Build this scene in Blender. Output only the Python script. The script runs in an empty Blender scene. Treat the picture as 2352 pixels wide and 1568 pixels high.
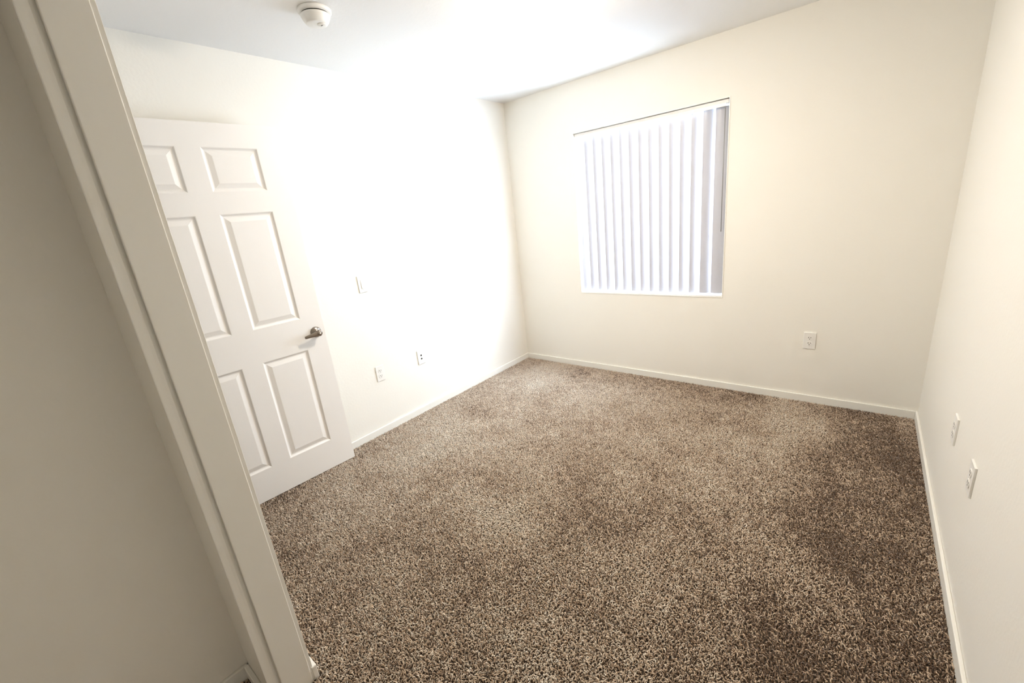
import bpy, bmesh, math, random
import numpy as np
from mathutils import Matrix, Vector
random.seed(4)
rng = np.random.default_rng(7)
S = bpy.context.scene
C = S.collection
PI = math.pi

# ------------------------------------------------------------------ camera
cam_d = bpy.data.cameras.new('camera')
cam_d.sensor_fit = 'HORIZONTAL'; cam_d.sensor_width = 36.0
cam_d.lens = 969.6 / 2352 * 36
cam_d.clip_start = 0.01
cam = bpy.data.objects.new('camera', cam_d); C.objects.link(cam)
cam.rotation_mode = 'XYZ'
cam.rotation_euler = (1.279, 0.1037, 0.6793)
cam.location = (2.671, -3.3432, 1.4753)
S.camera = cam

# ------------------------------------------------------------------ world, light, exposure
W_, H_ = 3.028, 2.44                     # room width, ceiling height
YB = -4.1                                # back of closet and hall
WX0, WX1, WZ0, WZ1 = 0.701, 1.884, 0.732, 2.058   # window opening
world = bpy.data.worlds.new('daylight'); S.world = world; world.use_nodes = True
wn = world.node_tree.nodes; wl = world.node_tree.links
bg = wn['Background']
bg.inputs['Color'].default_value = (0.66, 0.83, 1.02, 1)
bg.inputs['Strength'].default_value = 20.5

pd = bpy.data.lights.new('window_portal', 'AREA'); pd.shape = 'RECTANGLE'
pd.size = WX1 - WX0 + .1; pd.size_y = WZ1 - WZ0 + .1
pd.cycles.is_portal = True
po = bpy.data.objects.new('window_portal', pd); C.objects.link(po)
po.location = ((WX0 + WX1) / 2, 0.16, (WZ0 + WZ1) / 2); po.rotation_euler = (-PI / 2, 0, 0)

LAMP_E = 71.0
S.view_settings.view_transform = 'Standard'; S.view_settings.look = 'None'
S.view_settings.gamma = 1.0; S.view_settings.use_curve_mapping = False
S.view_settings.exposure = 1.19

# ------------------------------------------------------------------ materials
def mat(name, col, rough=0.6, metal=0.0, bump=None, spec=0.5, noise=None):
    m = bpy.data.materials.new(name); m.use_nodes = True
    n = m.node_tree.nodes; l = m.node_tree.links; b = n['Principled BSDF']
    b.inputs['Base Color'].default_value = (*col, 1)
    b.inputs['Roughness'].default_value = rough
    b.inputs['Metallic'].default_value = metal
    b.inputs['Specular IOR Level'].default_value = spec
    tc = n.new('ShaderNodeTexCoord')
    if noise:                             # slight tone variation of the paint itself
        sc, amt = noise
        nz = n.new('ShaderNodeTexNoise'); nz.inputs['Scale'].default_value = sc; nz.inputs['Detail'].default_value = 4
        mx = n.new('ShaderNodeMix'); mx.data_type = 'RGBA'
        mx.inputs[6].default_value = (*[c * (1 - amt) for c in col], 1)
        mx.inputs[7].default_value = (*[min(1, c * (1 + amt)) for c in col], 1)
        l.new(tc.outputs['Object'], nz.inputs['Vector']); l.new(nz.outputs['Fac'], mx.inputs[0])
        l.new(mx.outputs[2], b.inputs['Base Color'])
    if bump:
        sc, dist, st = bump
        nz = n.new('ShaderNodeTexNoise'); nz.inputs['Scale'].default_value = sc; nz.inputs['Detail'].default_value = 3
        bp = n.new('ShaderNodeBump'); bp.inputs['Distance'].default_value = dist; bp.inputs['Strength'].default_value = st
        l.new(tc.outputs['Object'], nz.inputs['Vector']); l.new(nz.outputs['Fac'], bp.inputs['Height'])
        l.new(bp.outputs['Normal'], b.inputs['Normal'])
    return m

M_WALL = mat('wall_paint', (0.90, 0.87, 0.80), 0.55, bump=(70, 0.002, 0.25), spec=0.3, noise=(1.5, 0.01))
M_CEIL = mat('ceiling_paint', (0.92, 0.91, 0.89), 0.7, bump=(60, 0.002, 0.25), spec=0.2)
M_TRIM = mat('trim_paint', (0.90, 0.88, 0.82), 0.35, bump=(120, 0.0005, 0.05))
M_DOOR = mat('door_paint', (0.90, 0.87, 0.83), 0.40, bump=(160, 0.0006, 0.12))
M_PLAST = mat('white_plastic', (0.88, 0.86, 0.82), 0.35, noise=(20, 0.01))
M_DARK = mat('dark_slot', (0.03, 0.025, 0.02), 0.6, noise=(50, 0.1))
M_GREY = mat('grey_plastic', (0.30, 0.29, 0.28), 0.5, noise=(50, 0.05))
M_METAL = mat('satin_nickel', (0.29, 0.25, 0.215), 0.28, metal=1.0, bump=(300, 0.0003, 0.1))
M_VINYL = mat('window_vinyl', (0.88, 0.88, 0.88), 0.4, noise=(10, 0.01))
M_RAIL = mat('headrail_paint', (0.80, 0.78, 0.76), 0.4, noise=(10, 0.01))
M_BACK = mat('carpet_backing', (0.06, 0.043, 0.03), 0.95, noise=(80, 0.2))

def glass_mat():
    m = bpy.data.materials.new('window_glass'); m.use_nodes = True
    n = m.node_tree.nodes; l = m.node_tree.links; n.clear()
    o = n.new('ShaderNodeOutputMaterial'); t = n.new('ShaderNodeBsdfTransparent'); g = n.new('ShaderNodeBsdfGlossy')
    g.inputs['Roughness'].default_value = 0.02; mx = n.new('ShaderNodeMixShader'); mx.inputs[0].default_value = 0.06
    l.new(t.outputs[0], mx.inputs[1]); l.new(g.outputs[0], mx.inputs[2]); l.new(mx.outputs[0], o.inputs['Surface'])
    return m
M_GLASS = glass_mat()

def vane_mat():
    m = bpy.data.materials.new('vinyl_vane'); m.use_nodes = True
    n = m.node_tree.nodes; l = m.node_tree.links; n.clear()
    o = n.new('ShaderNodeOutputMaterial'); d = n.new('ShaderNodeBsdfDiffuse'); t = n.new('ShaderNodeBsdfTranslucent')
    d.inputs['Color'].default_value = (0.55, 0.54, 0.575, 1); t.inputs['Color'].default_value = (0.90, 0.88, 0.90, 1)
    g = n.new('ShaderNodeBsdfGlossy'); g.inputs['Roughness'].default_value = 0.35
    tc = n.new('ShaderNodeTexCoord'); nz = n.new('ShaderNodeTexNoise'); nz.inputs['Scale'].default_value = 40
    bp = n.new('ShaderNodeBump'); bp.inputs['Strength'].default_value = 0.05; bp.inputs['Distance'].default_value = 0.001
    l.new(tc.outputs['Object'], nz.inputs['Vector']); l.new(nz.outputs['Fac'], bp.inputs['Height']); l.new(bp.outputs[0], d.inputs['Normal'])
    mx = n.new('ShaderNodeMixShader'); mx.inputs[0].default_value = 0.004
    m2 = n.new('ShaderNodeMixShader'); m2.inputs[0].default_value = 0.04
    l.new(d.outputs[0], mx.inputs[1]); l.new(t.outputs[0], mx.inputs[2])
    l.new(mx.outputs[0], m2.inputs[1]); l.new(g.outputs[0], m2.inputs[2]); l.new(m2.outputs[0], o.inputs['Surface'])
    return m
M_VANE = vane_mat()

def lamp_mat():
    m = mat('frosted_lamp_glass', (0.9, 0.86, 0.78), 0.3)
    b = m.node_tree.nodes['Principled BSDF']
    b.inputs['Emission Color'].default_value = (1.0, 0.90, 0.76, 1)
    b.inputs['Emission Strength'].default_value = LAMP_E
    return m
M_LAMP = lamp_mat()

def carpet_mat():
    m = bpy.data.materials.new('carpet_yarn'); m.use_nodes = True
    n = m.node_tree.nodes; l = m.node_tree.links; b = n['Principled BSDF']
    a = n.new('ShaderNodeAttribute'); a.attribute_name = 'yarn'
    r = n.new('ShaderNodeValToRGB'); e = r.color_ramp.elements
    e[0].position = 0.0; e[0].color = (0.17, 0.098, 0.056, 1)
    e[1].position = 1.0; e[1].color = (0.99, 0.87, 0.73, 1)
    k = r.color_ramp.elements.new(0.45); k.color = (0.72, 0.53, 0.375, 1)
    l.new(a.outputs['Fac'], r.inputs['Fac']); l.new(r.outputs['Color'], b.inputs['Base Color'])
    b.inputs['Roughness'].default_value = 0.75; b.inputs['Specular IOR Level'].default_value = 0.2
    b.inputs['Sheen Weight'].default_value = 0.25
    return m
M_YARN = carpet_mat()

# ------------------------------------------------------------------ helpers
def box(bm, x0, x1, y0, y1, z0, z1):
    x0, x1 = sorted((x0, x1)); y0, y1 = sorted((y0, y1)); z0, z1 = sorted((z0, z1))
    v = [bm.verts.new(p) for p in ((x0, y0, z0), (x1, y0, z0), (x1, y1, z0), (x0, y1, z0), (x0, y0, z1), (x1, y0, z1), (x1, y1, z1), (x0, y1, z1))]
    for f in ((3, 2, 1, 0), (4, 5, 6, 7), (0, 1, 5, 4), (1, 2, 6, 5), (2, 3, 7, 6), (3, 0, 4, 7)):
        bm.faces.new([v[i] for i in f])
    return v

def lathe(bm, prof, seg=48, M=Matrix()):
    rings = []
    for r, z in prof:
        if r < 1e-6: rings.append([bm.verts.new(M @ Vector((0, 0, z)))])
        else: rings.append([bm.verts.new(M @ Vector((r * math.cos(2 * PI * i / seg), r * math.sin(2 * PI * i / seg), z))) for i in range(seg)])
    for a, b in zip(rings, rings[1:]):
        for i in range(seg):
            j = (i + 1) % seg
            if len(a) == 1 and len(b) == 1: continue
            if len(a) == 1: bm.faces.new((a[0], b[j], b[i]))
            elif len(b) == 1: bm.faces.new((a[i], a[j], b[0]))
            else: bm.faces.new((a[i], a[j], b[j], b[i]))

def obj(name, bm, m, parent=None, bevel=0, smooth=False, seg=2):
    bmesh.ops.recalc_face_normals(bm, faces=bm.faces)
    me = bpy.data.meshes.new(name); bm.to_mesh(me); bm.free()
    me.materials.append(m)
    o = bpy.data.objects.new(name, me); C.objects.link(o)
    if parent: o.parent = parent
    if smooth:
        for p in me.polygons: p.use_smooth = True
    if bevel:
        b = o.modifiers.new('bevel', 'BEVEL'); b.width = bevel; b.segments = seg; b.limit_method = 'ANGLE'; b.angle_limit = math.radians(40)
        if smooth: b.harden_normals = False
    return o

def tag(o, label=None, cat=None, group=None, kind=None):
    if label: o['label'] = label
    if cat: o['category'] = cat
    if group: o['group'] = group
    if kind: o['kind'] = kind
    return o

def empty(name, loc, rz=0):
    o = bpy.data.objects.new(name, None); C.objects.link(o); o.empty_display_size = 0.05
    o.location = loc; o.rotation_euler = (0, 0, rz); return o

def boxes(name, bs, m, label, cat, bevel=0, parent=None):
    bm = bmesh.new()
    for b in bs: box(bm, *b)
    o = obj(name, bm, m, parent, bevel)
    return tag(o, label, cat, kind='structure')

def copy_tree(o, parent=None):
    c = o.copy(); C.objects.link(c)
    if parent: c.parent = parent
    for ch in list(o.children): copy_tree(ch, c)
    return c

# ------------------------------------------------------------------ room shell
YF, YN = -3.036, -3.170                   # room face and closet face of the near wall
JX = 1.343                                # closet opening jamb
XC = 1.120                                # closet side wall
T = 0.14
boxes('floor', [(-T, W_ + T, YB - T, T, -0.1, 0.0)], M_BACK, 'floor under the brown speckled carpet', 'floor')
boxes('ceiling', [(-T, W_ + T, YB - T, T, H_, H_ + 0.1)], M_CEIL, 'smooth white ceiling carrying the smoke detector and round light', 'ceiling')
boxes('wall_left', [(-T, 0, YB - T, T, 0, H_)], M_WALL, 'bright white wall behind the open panel door', 'wall')
boxes('wall_right', [(W_, W_ + T, YB - T, T, 0, H_)], M_WALL, 'cream wall along the right edge', 'wall')
boxes('wall_back', [(0, WX0, 0, T, 0, H_), (WX1, W_, 0, T, 0, H_), (WX0, WX1, 0, T, 0, WZ0), (WX0, WX1, 0, T, WZ1, H_)],
      M_WALL, 'cream wall holding the window', 'wall')
boxes('wall_closet_end', [(0, W_, YB - T, YB, 0, H_)], M_WALL, 'wall closing the closet behind the viewer', 'wall')
boxes('wall_closet_left', [(XC - 0.1, XC, YB, YN + 0.006, 0, H_)], M_WALL, 'shaded closet side wall at the far left edge', 'wall')
DX0, DX1, DZ = 0.055, 0.965, 2.085        # entry door opening in the near wall
boxes('wall_front', [(0, DX0, YN, YF, 0, H_), (DX0, DX1, YN, YF, DZ, H_), (DX1, JX - 0.016, YN + 0.004, YF - 0.003, 0, H_), (JX - .010, W_, YN, YF, 2.12, H_)],
      M_WALL, 'short wall between the room and the closet', 'wall', bevel=0.0015)
# closet jamb: drywall return, raised jamb board, corner bead on the room side
boxes('trim_1', [(JX - 0.014, JX, -3.131, -3.0455, 0, 2.12)], M_TRIM, 'broad painted jamb board leaning across the left foreground', 'trim', bevel=0.0022)
boxes('trim_2', [(JX - 0.016, JX - 0.0035, -3.046, YF + 0.001, 0, 2.12)], M_TRIM, 'narrow painted corner bead on the room side of the jamb', 'trim', bevel=0.001)
bm = bmesh.new()                          # coved strip that falls back toward the jamb board
cv = [(JX - .0055, -3.1655), (JX - .0045, -3.1635), (JX - .0048, -3.158), (JX - .006, -3.150), (JX - .0085, -3.142), (JX - .0125, -3.1355), (JX - .014, -3.130), (JX - .020, -3.130), (JX - .020, -3.1655)]
lo = [bm.verts.new((x, y, 0)) for x, y in cv]; hi = [bm.verts.new((x, y, 2.12)) for x, y in cv]
bm.faces.new(lo); bm.faces.new(hi)
for k in range(len(cv)): bm.faces.new((lo[k], lo[(k + 1) % len(cv)], hi[(k + 1) % len(cv)], hi[k]))
tag(obj('trim_3', bm, M_TRIM), 'narrow painted strip on the closet side of the jamb', 'trim', kind='structure')
boxes('trim_4', [(DX0, DX0 + 0.012, YN, YF, 0, DZ), (DX1 - 0.012, DX1, YN, YF, 0, DZ), (DX0, DX1, YN, YF, DZ - 0.012, DZ)], M_TRIM,
      'white jamb lining the doorway of the open panel door', 'trim', bevel=0.001)

BH, BT = 0.058, 0.012
def base(name, b, label):
    o = boxes(name, [b], M_TRIM, label, 'baseboard', bevel=0.003); return o
base('baseboard_left', (0, BT, YF, 0, 0, BH), 'white baseboard under the bright left wall')
base('baseboard_back', (BT, W_ - BT, -BT, 0, 0, BH), 'white baseboard under the window wall')
base('baseboard_right', (W_ - BT, W_, YB, 0, 0, BH), 'white baseboard running along the right wall to the bottom edge')
base('baseboard_front', (DX1 + .01, JX + 0.001, YF - .004, YF + 0.013, 0, BH), 'short baseboard end sticking out past the closet jamb')
base('baseboard_closet_left', (XC, XC + BT, YB, YN, 0, BH), 'closet baseboard at the bottom left running toward the viewer')
base('baseboard_closet_front', (XC + BT, JX - 0.012, YN - BT, YN + 0.004, 0, BH), 'closet baseboard at the bottom left running behind the jamb')

# ------------------------------------------------------------------ window
win = empty('window_1', ((WX0 + WX1) / 2, 0.10, WZ0)); tag(win, 'sliding window behind the white vertical blinds', 'window', kind='structure')
def wpart(name, bs, m, parent=None, bevel=0.002):
    bm = bmesh.new(); ox, oy, oz = win.location
    for b in bs: box(bm, b[0] - ox, b[1] - ox, b[2] - oy, b[3] - oy, b[4] - oz, b[5] - oz)
    return obj(name, bm, m, parent or win, bevel)
fw = 0.035
wpart('window_frame', [(WX0, WX0 + fw, .085, .135, WZ0, WZ1), (WX1 - fw, WX1, .085, .135, WZ0, WZ1), (WX0 + fw, WX1 - fw, .085, .135, WZ0, WZ0 + fw), (WX0 + fw, WX1 - fw, .085, .135, WZ1 - fw, WZ1)], M_VINYL)
xm = (WX0 + WX1) / 2
for a, b, y in ((WX0 + fw, xm + .02, .112), (xm - .02, WX1 - fw, .092)):
    s = wpart('sash', [(a, a + .03, y, y + .018, WZ0 + fw, WZ1 - fw), (b - .03, b, y, y + .018, WZ0 + fw, WZ1 - fw), (a + .03, b - .03, y, y + .018, WZ0 + fw, WZ0 + fw + .03), (a + .03, b - .03, y, y + .018, WZ1 - fw - .03, WZ1 - fw)], M_VINYL)
    bm = bmesh.new(); ox, oy, oz = win.location
    box(bm, a + .03 - ox, b - .03 - ox, y + .007 - oy, y + .010 - oy, WZ0 + fw + .03 - oz, WZ1 - fw - .03 - oz)
    obj('glass_pane', bm, M_GLASS, s)
# slim bead round the opening
bm = bmesh.new(); e = 0.006; pj = 0.0035
box(bm, WX0 - e, WX0, -pj, 0.002, WZ0 - e, WZ1 + e); box(bm, WX1, WX1 + e, -pj, 0.002, WZ0 - e, WZ1 + e)
box(bm, WX0, WX1, -pj, 0.002, WZ0 - e, WZ0); box(bm, WX0, 1.602, -pj, 0.002, WZ1, WZ1 + e); box(bm, 1.612, WX1, -pj, 0.002, WZ1, WZ1 + e)
tag(obj('trim_5', bm, M_TRIM, None, 0.001), 'thin white bead outlining the window opening', 'trim', kind='structure')
boxes('trim_6', [(WX0, WX1, 0.0, 0.083, WZ0, WZ0 + 0.008)], M_VINYL, 'white sill at the foot of the blinds', 'sill', bevel=0.001)

# vertical blinds
bl = empty('vertical_blind', (xm, 0.035, 2.03))
tag(bl, 'closed white vertical blinds hanging in the window of the cream wall', 'blinds')
def bpart(name, bs, m, bevel=0.001, parent=None):
    bm = bmesh.new(); ox, oy, oz = bl.location
    for b in bs: box(bm, b[0] - ox, b[1] - ox, b[2] - oy, b[3] - oy, b[4] - oz, b[5] - oz)
    return obj(name, bm, m, parent or bl, bevel)
hr = bpart('headrail', [(WX0 + .004, WX1 - .006, .014, .058, 2.030, 2.054)], M_RAIL, 0.002)
bpart('valance_lip', [(WX0 + .004, WX1 - .022, .010, .0135, 2.013, 2.034)], M_VINYL, 0.0008)
NV, VS, VW, VT, VB = 15, 0.0778, 0.089, 2.020, 0.750
R_ = 0.085
def vane_mesh(tilt):
    bm = bmesh.new(); n = 12; cols = []
    half = math.asin(VW / 2 / R_)
    for i in range(n + 1):
        t = -half + 2 * half * i / n
        u = R_ * math.sin(t); v = -(R_ * math.cos(t) - R_ * math.cos(half)) + 0.006    # bulges into the room
        x = u * math.cos(tilt) - v * math.sin(tilt); y = u * math.sin(tilt) + v * math.cos(tilt)
        cols.append([bm.verts.new((x, y, z)) for z in np.linspace(VB - VT, 0, 9)])
    for a, b in zip(cols, cols[1:]):
        for k in range(8): bm.faces.new((a[k], b[k], b[k + 1], a[k + 1]))
    return bm
for i in range(NV):
    tl = math.radians(32 + random.uniform(-2.5, 2.5)) if i < 13 else math.radians(27 if i == 13 else 15)
    xl = 0.705 + VS * i
    o = obj('vane', vane_mesh(tl), M_VANE, bl, smooth=True)
    cx = xl + VW / 2 * math.cos(tl)
    o.location = (cx - bl.location.x, 0.050 - bl.location.y, VT - bl.location.z)
    c = bmesh.new(); box(c, -.006, .006, -.006, .006, 0.0, .012)
    k = obj('carrier_clip', c, M_VINYL, o, 0.001)
bm = bmesh.new(); lathe(bm, [(0, 0), (.0028, 0), (.0028, .80), (0, .80)], 10)
o = obj('wand', bm, M_GREY, bl, smooth=True); o['label'] = 'thin grey tilt wand'
o.location = (1.858 - bl.location.x, 0.012 - bl.location.y, 1.205 - bl.location.z)

# ------------------------------------------------------------------ open six panel door
DW, DH, DT = 0.872, 2.052, 0.035
def door_mesh():
    bm = bmesh.new()
    xs = [0, .126, .384, .488, .746, DW]; zs = [0, .190, .809, 1.001, 1.619, 1.727, 1.939, DH]
    prof = [(0, 0), (.003, .0012), (.008, .0065), (.013, .0095), (.018, .0095), (.040, .0022), (.043, .0018)]
    cache = {}
    def V(x, y, z):
        k = (round(x, 5), round(y, 5), round(z, 5))
        if k not in cache: cache[k] = bm.verts.new(k)
        return cache[k]
    for side in (0, 1):
        Y = lambda d: -d if side == 0 else -DT + d
        for i in range(5):
            for j in range(7):
                x0, x1, z0, z1 = xs[i], xs[i + 1], zs[j], zs[j + 1]
                if i in (1, 3) and j in (1, 3, 5):
                    prev = None
                    for off, d in prof:
                        ring = [V(x0 + off, Y(d), z0 + off), V(x1 - off, Y(d), z0 + off), V(x1 - off, Y(d), z1 - off), V(x0 + off, Y(d), z1 - off)]
                        if prev:
                            for k in range(4): bm.faces.new((prev[k], prev[(k + 1) % 4], ring[(k + 1) % 4], ring[k]))
                        prev = ring
                    bm.faces.new(prev)
                else:
                    bm.faces.new((V(x0, Y(0), z0), V(x1, Y(0), z0), V(x1, Y(0), z1), V(x0, Y(0), z1)))
    for i in range(5):
        for z in (0, DH): bm.faces.new((V(xs[i], 0, z), V(xs[i + 1], 0, z), V(xs[i + 1], -DT, z), V(xs[i], -DT, z)))
    for j in range(7):
        for x in (0, DW): bm.faces.new((V(x, 0, zs[j]), V(x, 0, zs[j + 1]), V(x, -DT, zs[j + 1]), V(x, -DT, zs[j])))
    return bm
da = math.radians(3)
door = obj('door_1', door_mesh(), M_DOOR)
door.location = (0.115, -2.140, 0.012); door.rotation_euler = (0, 0, math.atan2(-math.cos(da), -math.sin(da)))
tag(door, 'white six panel door standing open against the left wall', 'door', kind='structure')
# handle: rose, neck and lever pointing to the hinge side (local +x); local +y faces the room
HX, HZ = 0.056, 0.902
hd = empty('door_handle', (HX, 0, HZ)); hd.parent = door; hd['label'] = 'satin nickel lever handle'
ry = Matrix.Rotation(-PI / 2, 4, 'X')     # lathe axis z -> +y
bm = bmesh.new(); lathe(bm, [(0, 0), (.033, 0), (.033, .004), (.031, .008), (.026, .012), (.016, .016), (.0135, .020), (0, .020)], 40, ry)
obj('rose', bm, M_METAL, hd, smooth=True)
bm = bmesh.new()
lathe(bm, [(0, .014), (.012, .014), (.011, .034), (.0145, .040), (.017, .046), (.017, .056), (.0150, .061), (.010, .063), (0, .0635)], 32, ry)
obj('neck', bm, M_METAL, hd, smooth=True)
bm = bmesh.new()                          # lever: tapered rounded bar, sweeps slightly back
rings = []
for k in range(15):
    t = k / 14; x = -.006 + .092 * t
    w = .0205 * (1 - t) ** 1.6 + .0085 * (1 - (1 - t) ** 1.6) * 1.0
    th = .0085 * (1 - t) + .0055 * t
    if k == 14: w *= .85; th *= .8
    yc = .052 - .006 * t * t
    ring = [bm.verts.new((x, yc + th * math.copysign(abs(math.sin(a)) ** .6, math.sin(a)), -.009 * t + w * math.copysign(abs(math.cos(a)) ** .7, math.cos(a)))) for a in [2 * PI * q / 20 for q in range(20)]]
    rings.append(ring)
for a, b in zip(rings, rings[1:]):
    for q in range(20): bm.faces.new((a[q], a[(q + 1) % 20], b[(q + 1) % 20], b[q]))
bm.faces.new(rings[0]); bm.faces.new(rings[-1])
obj('lever', bm, M_METAL, hd, smooth=True)
bm = bmesh.new(); lathe(bm, [(.0055, .0625), (.0055, .0655), (.0040, .0665), (.0030, .0655), (0, .0655)], 20, ry)
obj('lock_button', bm, M_PLAST, hd, smooth=True)
bm = bmesh.new(); box(bm, -.0015, 0.001, -.030, -.005, HZ - .028, HZ + .028)
obj('latch_plate', bm, M_METAL, door, 0.0005)
for z in (.2, 1.05, 1.83):
    bm = bmesh.new(); lathe(bm, [(0, -.045), (.006, -.045), (.006, .045), (0, .045)], 16, Matrix.Translation((DW + .004, -DT - .002, z)))
    obj('hinge', bm, M_METAL, door, smooth=True)

# ------------------------------------------------------------------ wall plates.  local: x right, y toward the wall, z up
def plate_root(name, loc, rz, label, cat): return tag(empty(name, loc, rz), label, cat)
def plate(root, w=.070, h=.115):
    bm = bmesh.new(); v = box(bm, -w / 2, w / 2, -.0065, 0, -h / 2, h / 2)
    for q in v:
        if q.co.y < -.001: q.co.x *= .975; q.co.z *= .985
    obj('wall_plate', bm, M_PLAST, root, 0.0012)
def duplex(root):
    plate(root)
    for s in (1, -1):
        bm = bmesh.new(); n = 24; ring = []
        for i in range(n):
            a = 2 * PI * i / n; x = .0172 * math.cos(a); z = .0172 * math.sin(a); z = max(-.0135, min(.0135, z)); ring.append((x, z))
        f = [bm.verts.new((x, -.0085, z)) for x, z in ring]; b = [bm.verts.new((x, -.005, z)) for x, z in ring]
        bm.faces.new(f)
        for i in range(n): bm.faces.new((f[i], f[(i + 1) % n], b[(i + 1) % n], b[i]))
        r = obj('receptacle', bm, M_PLAST, root); r.location = (0, 0, s * .0195)
        for x, w, h in ((-.0064, .0014, .0045), (.0064, .0014, .0036)):
            bm = bmesh.new(); box(bm, x - w, x + w, -.0088, -.0080, .0035 - h, .0035 + h); obj('slot', bm, M_DARK, r)
        bm = bmesh.new(); lathe(bm, [(0, .0080), (.0026, .0080), (.0026, .0088), (0, .0088)], 12, Matrix.Translation((0, 0, -.0075)) @ Matrix.Rotation(PI / 2, 4, 'X')); obj('ground_hole', bm, M_DARK, r)
    bm = bmesh.new(); lathe(bm, [(0, .0055), (.0030, .0055), (.0026, .0070), (0, .0072)], 14, Matrix.Rotation(PI / 2, 4, 'X')); obj('screw', bm, M_PLAST, root)
RL, RB, RR = PI / 2, 0.0, -PI / 2         # faces +x, -y, -x
o0 = plate_root('power_outlet', (2.443, 0, .4535), RB, 'white duplex power outlet low on the cream wall right of the window', 'outlet'); duplex(o0)
def clone(root, loc, rz, label):
    c = copy_tree(root); c.location = loc; c.rotation_euler = (0, 0, rz); c['label'] = label; return c
clone(o0, (0, -1.757, .463), RL, 'white duplex power outlet on the bright left wall, nearer the door')
clone(o0, (W_, -1.487, .475), RR, 'white duplex power outlet on the right wall, seen edge on, nearer the viewer')
def lowvolt(root):
    plate(root)
    for s in (1, -1):
        bm = bmesh.new(); lathe(bm, [(0, .0055), (.0075, .0055), (.0070, .0078), (.0050, .0082), (.0050, .0066), (0, .0066)], 20, Matrix.Translation((0, 0, s * .014)) @ Matrix.Rotation(PI / 2, 4, 'X'))
        j = obj('jack', bm, M_DARK, root, smooth=True); j['label'] = 'dark round jack'
    for s in (1, -1):
        bm = bmesh.new(); lathe(bm, [(0, .0055), (.0030, .0055), (.0026, .0070), (0, .0072)], 14, Matrix.Translation((0, 0, s * .042)) @ Matrix.Rotation(PI / 2, 4, 'X')); obj('screw', bm, M_PLAST, root)
o1 = plate_root('cable_outlet', (0, -1.374, .464), RL, 'white wall plate with two dark jacks on the bright left wall, nearer the corner', 'outlet'); lowvolt(o1)
clone(o0, (W_, -1.102, .470), RR, 'white duplex power outlet on the right wall, seen edge on, nearer the window wall')
sw = plate_root('light_switch', (0, -1.753, 1.125), RL, 'white rocker light switch on the left wall beside the open door', 'light switch'); plate(sw)
bm = bmesh.new(); box(bm, -.0168, .0168, -.0072, -.005, -.0335, .0335); fr = obj('rocker_frame', bm, M_PLAST, sw, .0006)
bm = bmesh.new(); v = box(bm, -.0148, .0148, -.0085, -.005, -.0312, .0312)
for q in v:
    if q.co.y < -.007 and q.co.z < 0: q.co.y -= .0035
obj('rocker', bm, M_PLAST, sw, .0006)

# ------------------------------------------------------------------ smoke detector
sd = empty('smoke_detector', (0.652, -2.100, H_)); tag(sd, 'round white smoke detector on the ceiling above the open door', 'smoke detector')
bm = bmesh.new(); lathe(bm, [(0, 0), (.070, 0), (.072, -.004), (.071, -.013), (.066, -.017), (0, -.017)], 64); obj('mounting_base', bm, M_PLAST, sd, smooth=True, bevel=0)
bm = bmesh.new(); lathe(bm, [(.0, -.016), (.0575, -.016), (.0575, -.0235), (0, -.0235)], 64); g = obj('vent_gap', bm, M_DARK, sd); g['label'] = 'dark gap ring'
bm = bmesh.new(); lathe(bm, [(0, -.0225), (.0625, -.0225), (.0635, -.025), (.061, -.032), (.053, -.047), (.046, -.056), (.040, -.0585), (0, -.0585)], 64); obj('sensor_cover', bm, M_PLAST, sd, smooth=True)
bm = bmesh.new(); lathe(bm, [(0, 0), (.020, 0), (.020, -.003), (.018, -.005), (0, -.005)], 32, Matrix.Translation((.016, .014, -.0575))); tb = obj('test_button', bm, M_PLAST, sd, smooth=True)
bm = bmesh.new(); box(bm, .009, .023, .011, .0155, -.0636, -.0620); obj('indicator_window', bm, M_GREY, tb)

# ------------------------------------------------------------------ ceiling lamp
def ceiling_lamp(loc, m, label):
    lp = empty('ceiling_light', loc); tag(lp, label, 'ceiling light')
    bm = bmesh.new(); lathe(bm, [(0, 0), (.148, 0), (.153, -.004), (.1545, -.036), (.1525, -.040), (.150, -.040), (.149, -.034), (0, -.034)], 64); obj('lamp_base', bm, M_PLAST, lp, smooth=True)  # opaque rim lip added to keep the dome's sideways light off the ceiling
    bm = bmesh.new(); lathe(bm, [(.149 * math.cos(t), -.036 - .056 * math.sin(t)) for t in np.linspace(0, PI / 2 - 1e-4, 14)] + [(0, -.092)], 64); obj('glass_shade', bm, m, lp, smooth=True)
ceiling_lamp((1.490, -1.455, H_), M_LAMP, 'glowing round dome light on the ceiling at the top edge of the room')

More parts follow.
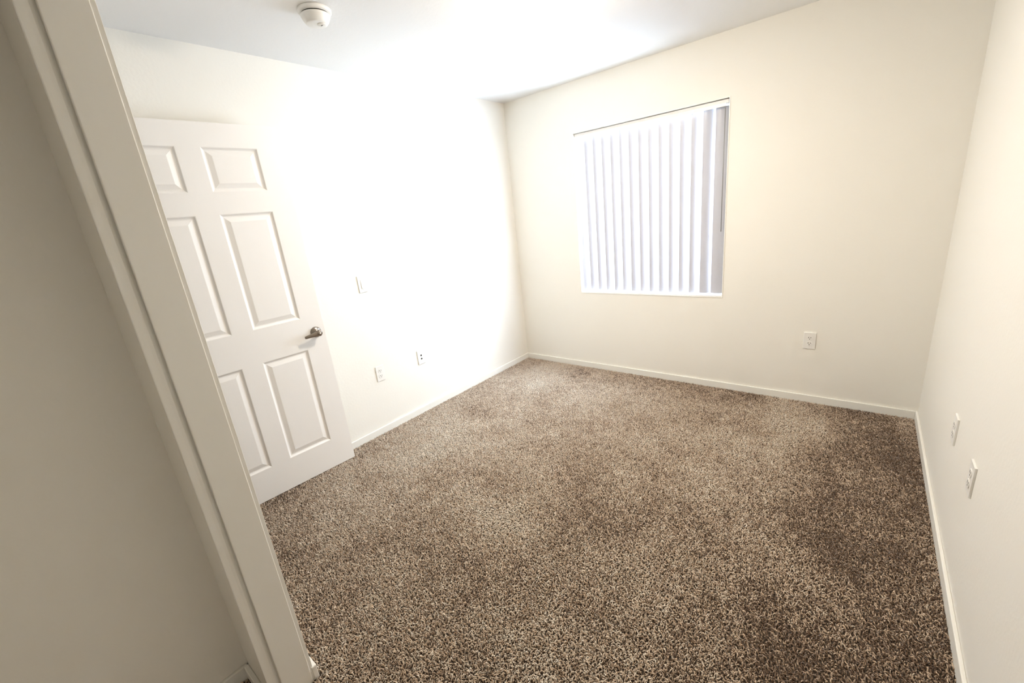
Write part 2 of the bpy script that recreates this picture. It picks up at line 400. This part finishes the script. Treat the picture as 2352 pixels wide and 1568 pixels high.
# ------------------------------------------------------------------ carpet pile
def lattice_noise(x, y, sc, seed):
    r = np.random.default_rng(seed); g = r.random((64, 64))
    u, v = x * sc + 11.3, y * sc + 27.1
    i, j = np.floor(u).astype(int), np.floor(v).astype(int); fu, fv = u - i, v - j
    fu = fu * fu * (3 - 2 * fu); fv = fv * fv * (3 - 2 * fv); i %= 64; j %= 64; i2 = (i + 1) % 64; j2 = (j + 1) % 64
    return (g[i, j] * (1 - fu) + g[i2, j] * fu) * (1 - fv) + (g[i, j2] * (1 - fu) + g[i2, j2] * fu) * fv
def carpet():
    P = []
    for (x0, x1, y0, y1) in ((0.013, W_ - .013, YF + .0, -.013), (XC + .013, W_ - .013, YB, YF)):
        sp = 0.0056
        gx, gy = np.meshgrid(np.arange(x0, x1, sp), np.arange(y0, y1, sp))
        gx = gx.ravel(); gy = gy.ravel()
        gx = np.clip(gx + rng.uniform(-.5, .5, gx.size) * sp, x0, x1); gy = np.clip(gy + rng.uniform(-.5, .5, gy.size) * sp, y0, y1)
        P.append(np.stack([gx, gy], 1))
    P = np.concatenate(P)
    x, y = P[:, 0], P[:, 1]
    keep = ~((x < JX + .004) & (y < YF + .016) & (y > YN - .014)) & ~((x < 1.1) & (y < -2.95) & (x > 1.4))
    P = P[keep]; x, y = P[:, 0], P[:, 1]; n = len(P)
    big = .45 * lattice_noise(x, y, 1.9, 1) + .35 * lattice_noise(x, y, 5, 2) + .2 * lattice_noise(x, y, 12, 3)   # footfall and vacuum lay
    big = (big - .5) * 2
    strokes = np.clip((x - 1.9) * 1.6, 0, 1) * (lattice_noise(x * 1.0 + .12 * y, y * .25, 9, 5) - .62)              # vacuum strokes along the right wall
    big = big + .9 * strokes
    def patch(px, py, rx, ry, amt):                                                # brushed areas of the nap; light left ones paint window daylight into the yarn
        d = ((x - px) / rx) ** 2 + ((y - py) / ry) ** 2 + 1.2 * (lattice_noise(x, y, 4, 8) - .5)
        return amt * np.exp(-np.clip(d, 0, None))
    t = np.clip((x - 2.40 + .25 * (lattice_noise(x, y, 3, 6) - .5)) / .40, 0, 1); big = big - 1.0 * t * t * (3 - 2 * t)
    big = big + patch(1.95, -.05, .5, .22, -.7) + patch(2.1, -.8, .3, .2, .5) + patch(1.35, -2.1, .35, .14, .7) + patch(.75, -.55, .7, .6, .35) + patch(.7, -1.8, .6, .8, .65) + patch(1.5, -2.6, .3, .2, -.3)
    clump = lattice_noise(x, y, 45, 4)
    az = rng.uniform(0, 2 * PI, n)
    lean = rng.uniform(0.25, 1.25, n)
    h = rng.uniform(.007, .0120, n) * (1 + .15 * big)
    w = rng.uniform(.0012, .0021, n)
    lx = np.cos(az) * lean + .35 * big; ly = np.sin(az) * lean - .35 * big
    curl = rng.uniform(-1.3, 1.3, n)
    V = np.zeros((n, 10, 3))
    for k, (zz, adv, ws) in enumerate(((0, 0, .8), (.62, .30, 1.0), (.97, .78, 1.1))):
        ca, sa = np.cos(curl * adv), np.sin(curl * adv)
        px = x + (lx * ca - ly * sa) * h * adv; py = y + (lx * sa + ly * ca) * h * adv
        for q in range(3):
            a = az + 2 * PI * q / 3
            V[:, 3 * k + q] = np.stack([px + np.cos(a) * w * ws, py + np.sin(a) * w * ws, h * zz + (np.sin(a + .7) * w * .5 if k else 0)], 1)
    ca, sa = np.cos(curl * 1.25), np.sin(curl * 1.25)
    V[:, 9] = np.stack([x + (lx * ca - ly * sa) * h * 1.25, y + (lx * sa + ly * ca) * h * 1.25, h * .92], 1)
    V[:, :, 0] = np.clip(V[:, :, 0], .012, W_ - .012); V[:, :, 1] = np.clip(V[:, :, 1], YB + .001, -.012)
    V[:, :, 2] = np.clip(V[:, :, 2], 0, .0175)
    me = bpy.data.meshes.new('carpet_pile')
    me.vertices.add(n * 10); me.vertices.foreach_set('co', V.astype(np.float32).ravel())
    b = (np.arange(n) * 10)[:, None]
    quads = [[3 * k + q, 3 * k + (q + 1) % 3, 3 * k + 3 + (q + 1) % 3, 3 * k + 3 + q] for k in (0, 1) for q in range(3)]
    tris = [[6 + q, 6 + (q + 1) % 3, 9] for q in range(3)]
    loops = np.concatenate([b + np.array([f]) for f in quads + tris], 1); L = loops.shape[1]
    me.loops.add(n * L); me.loops.foreach_set('vertex_index', loops.astype(np.int32).ravel())
    me.polygons.add(n * 9)
    off = np.array([0, 4, 8, 12, 16, 20, 24, 27, 30])
    me.polygons.foreach_set('loop_start', (np.arange(n)[:, None] * L + off).astype(np.int32).ravel())
    me.update(calc_edges=True)
    me.polygons.foreach_set('use_smooth', np.ones(n * 9, dtype=bool))
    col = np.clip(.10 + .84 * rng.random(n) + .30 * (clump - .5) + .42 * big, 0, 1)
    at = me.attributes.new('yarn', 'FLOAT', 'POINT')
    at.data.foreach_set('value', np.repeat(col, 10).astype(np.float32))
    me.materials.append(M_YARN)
    o = bpy.data.objects.new('carpet', me); C.objects.link(o)
    tag(o, 'brown and beige speckled carpet covering the whole floor', 'carpet', kind='stuff')
carpet()
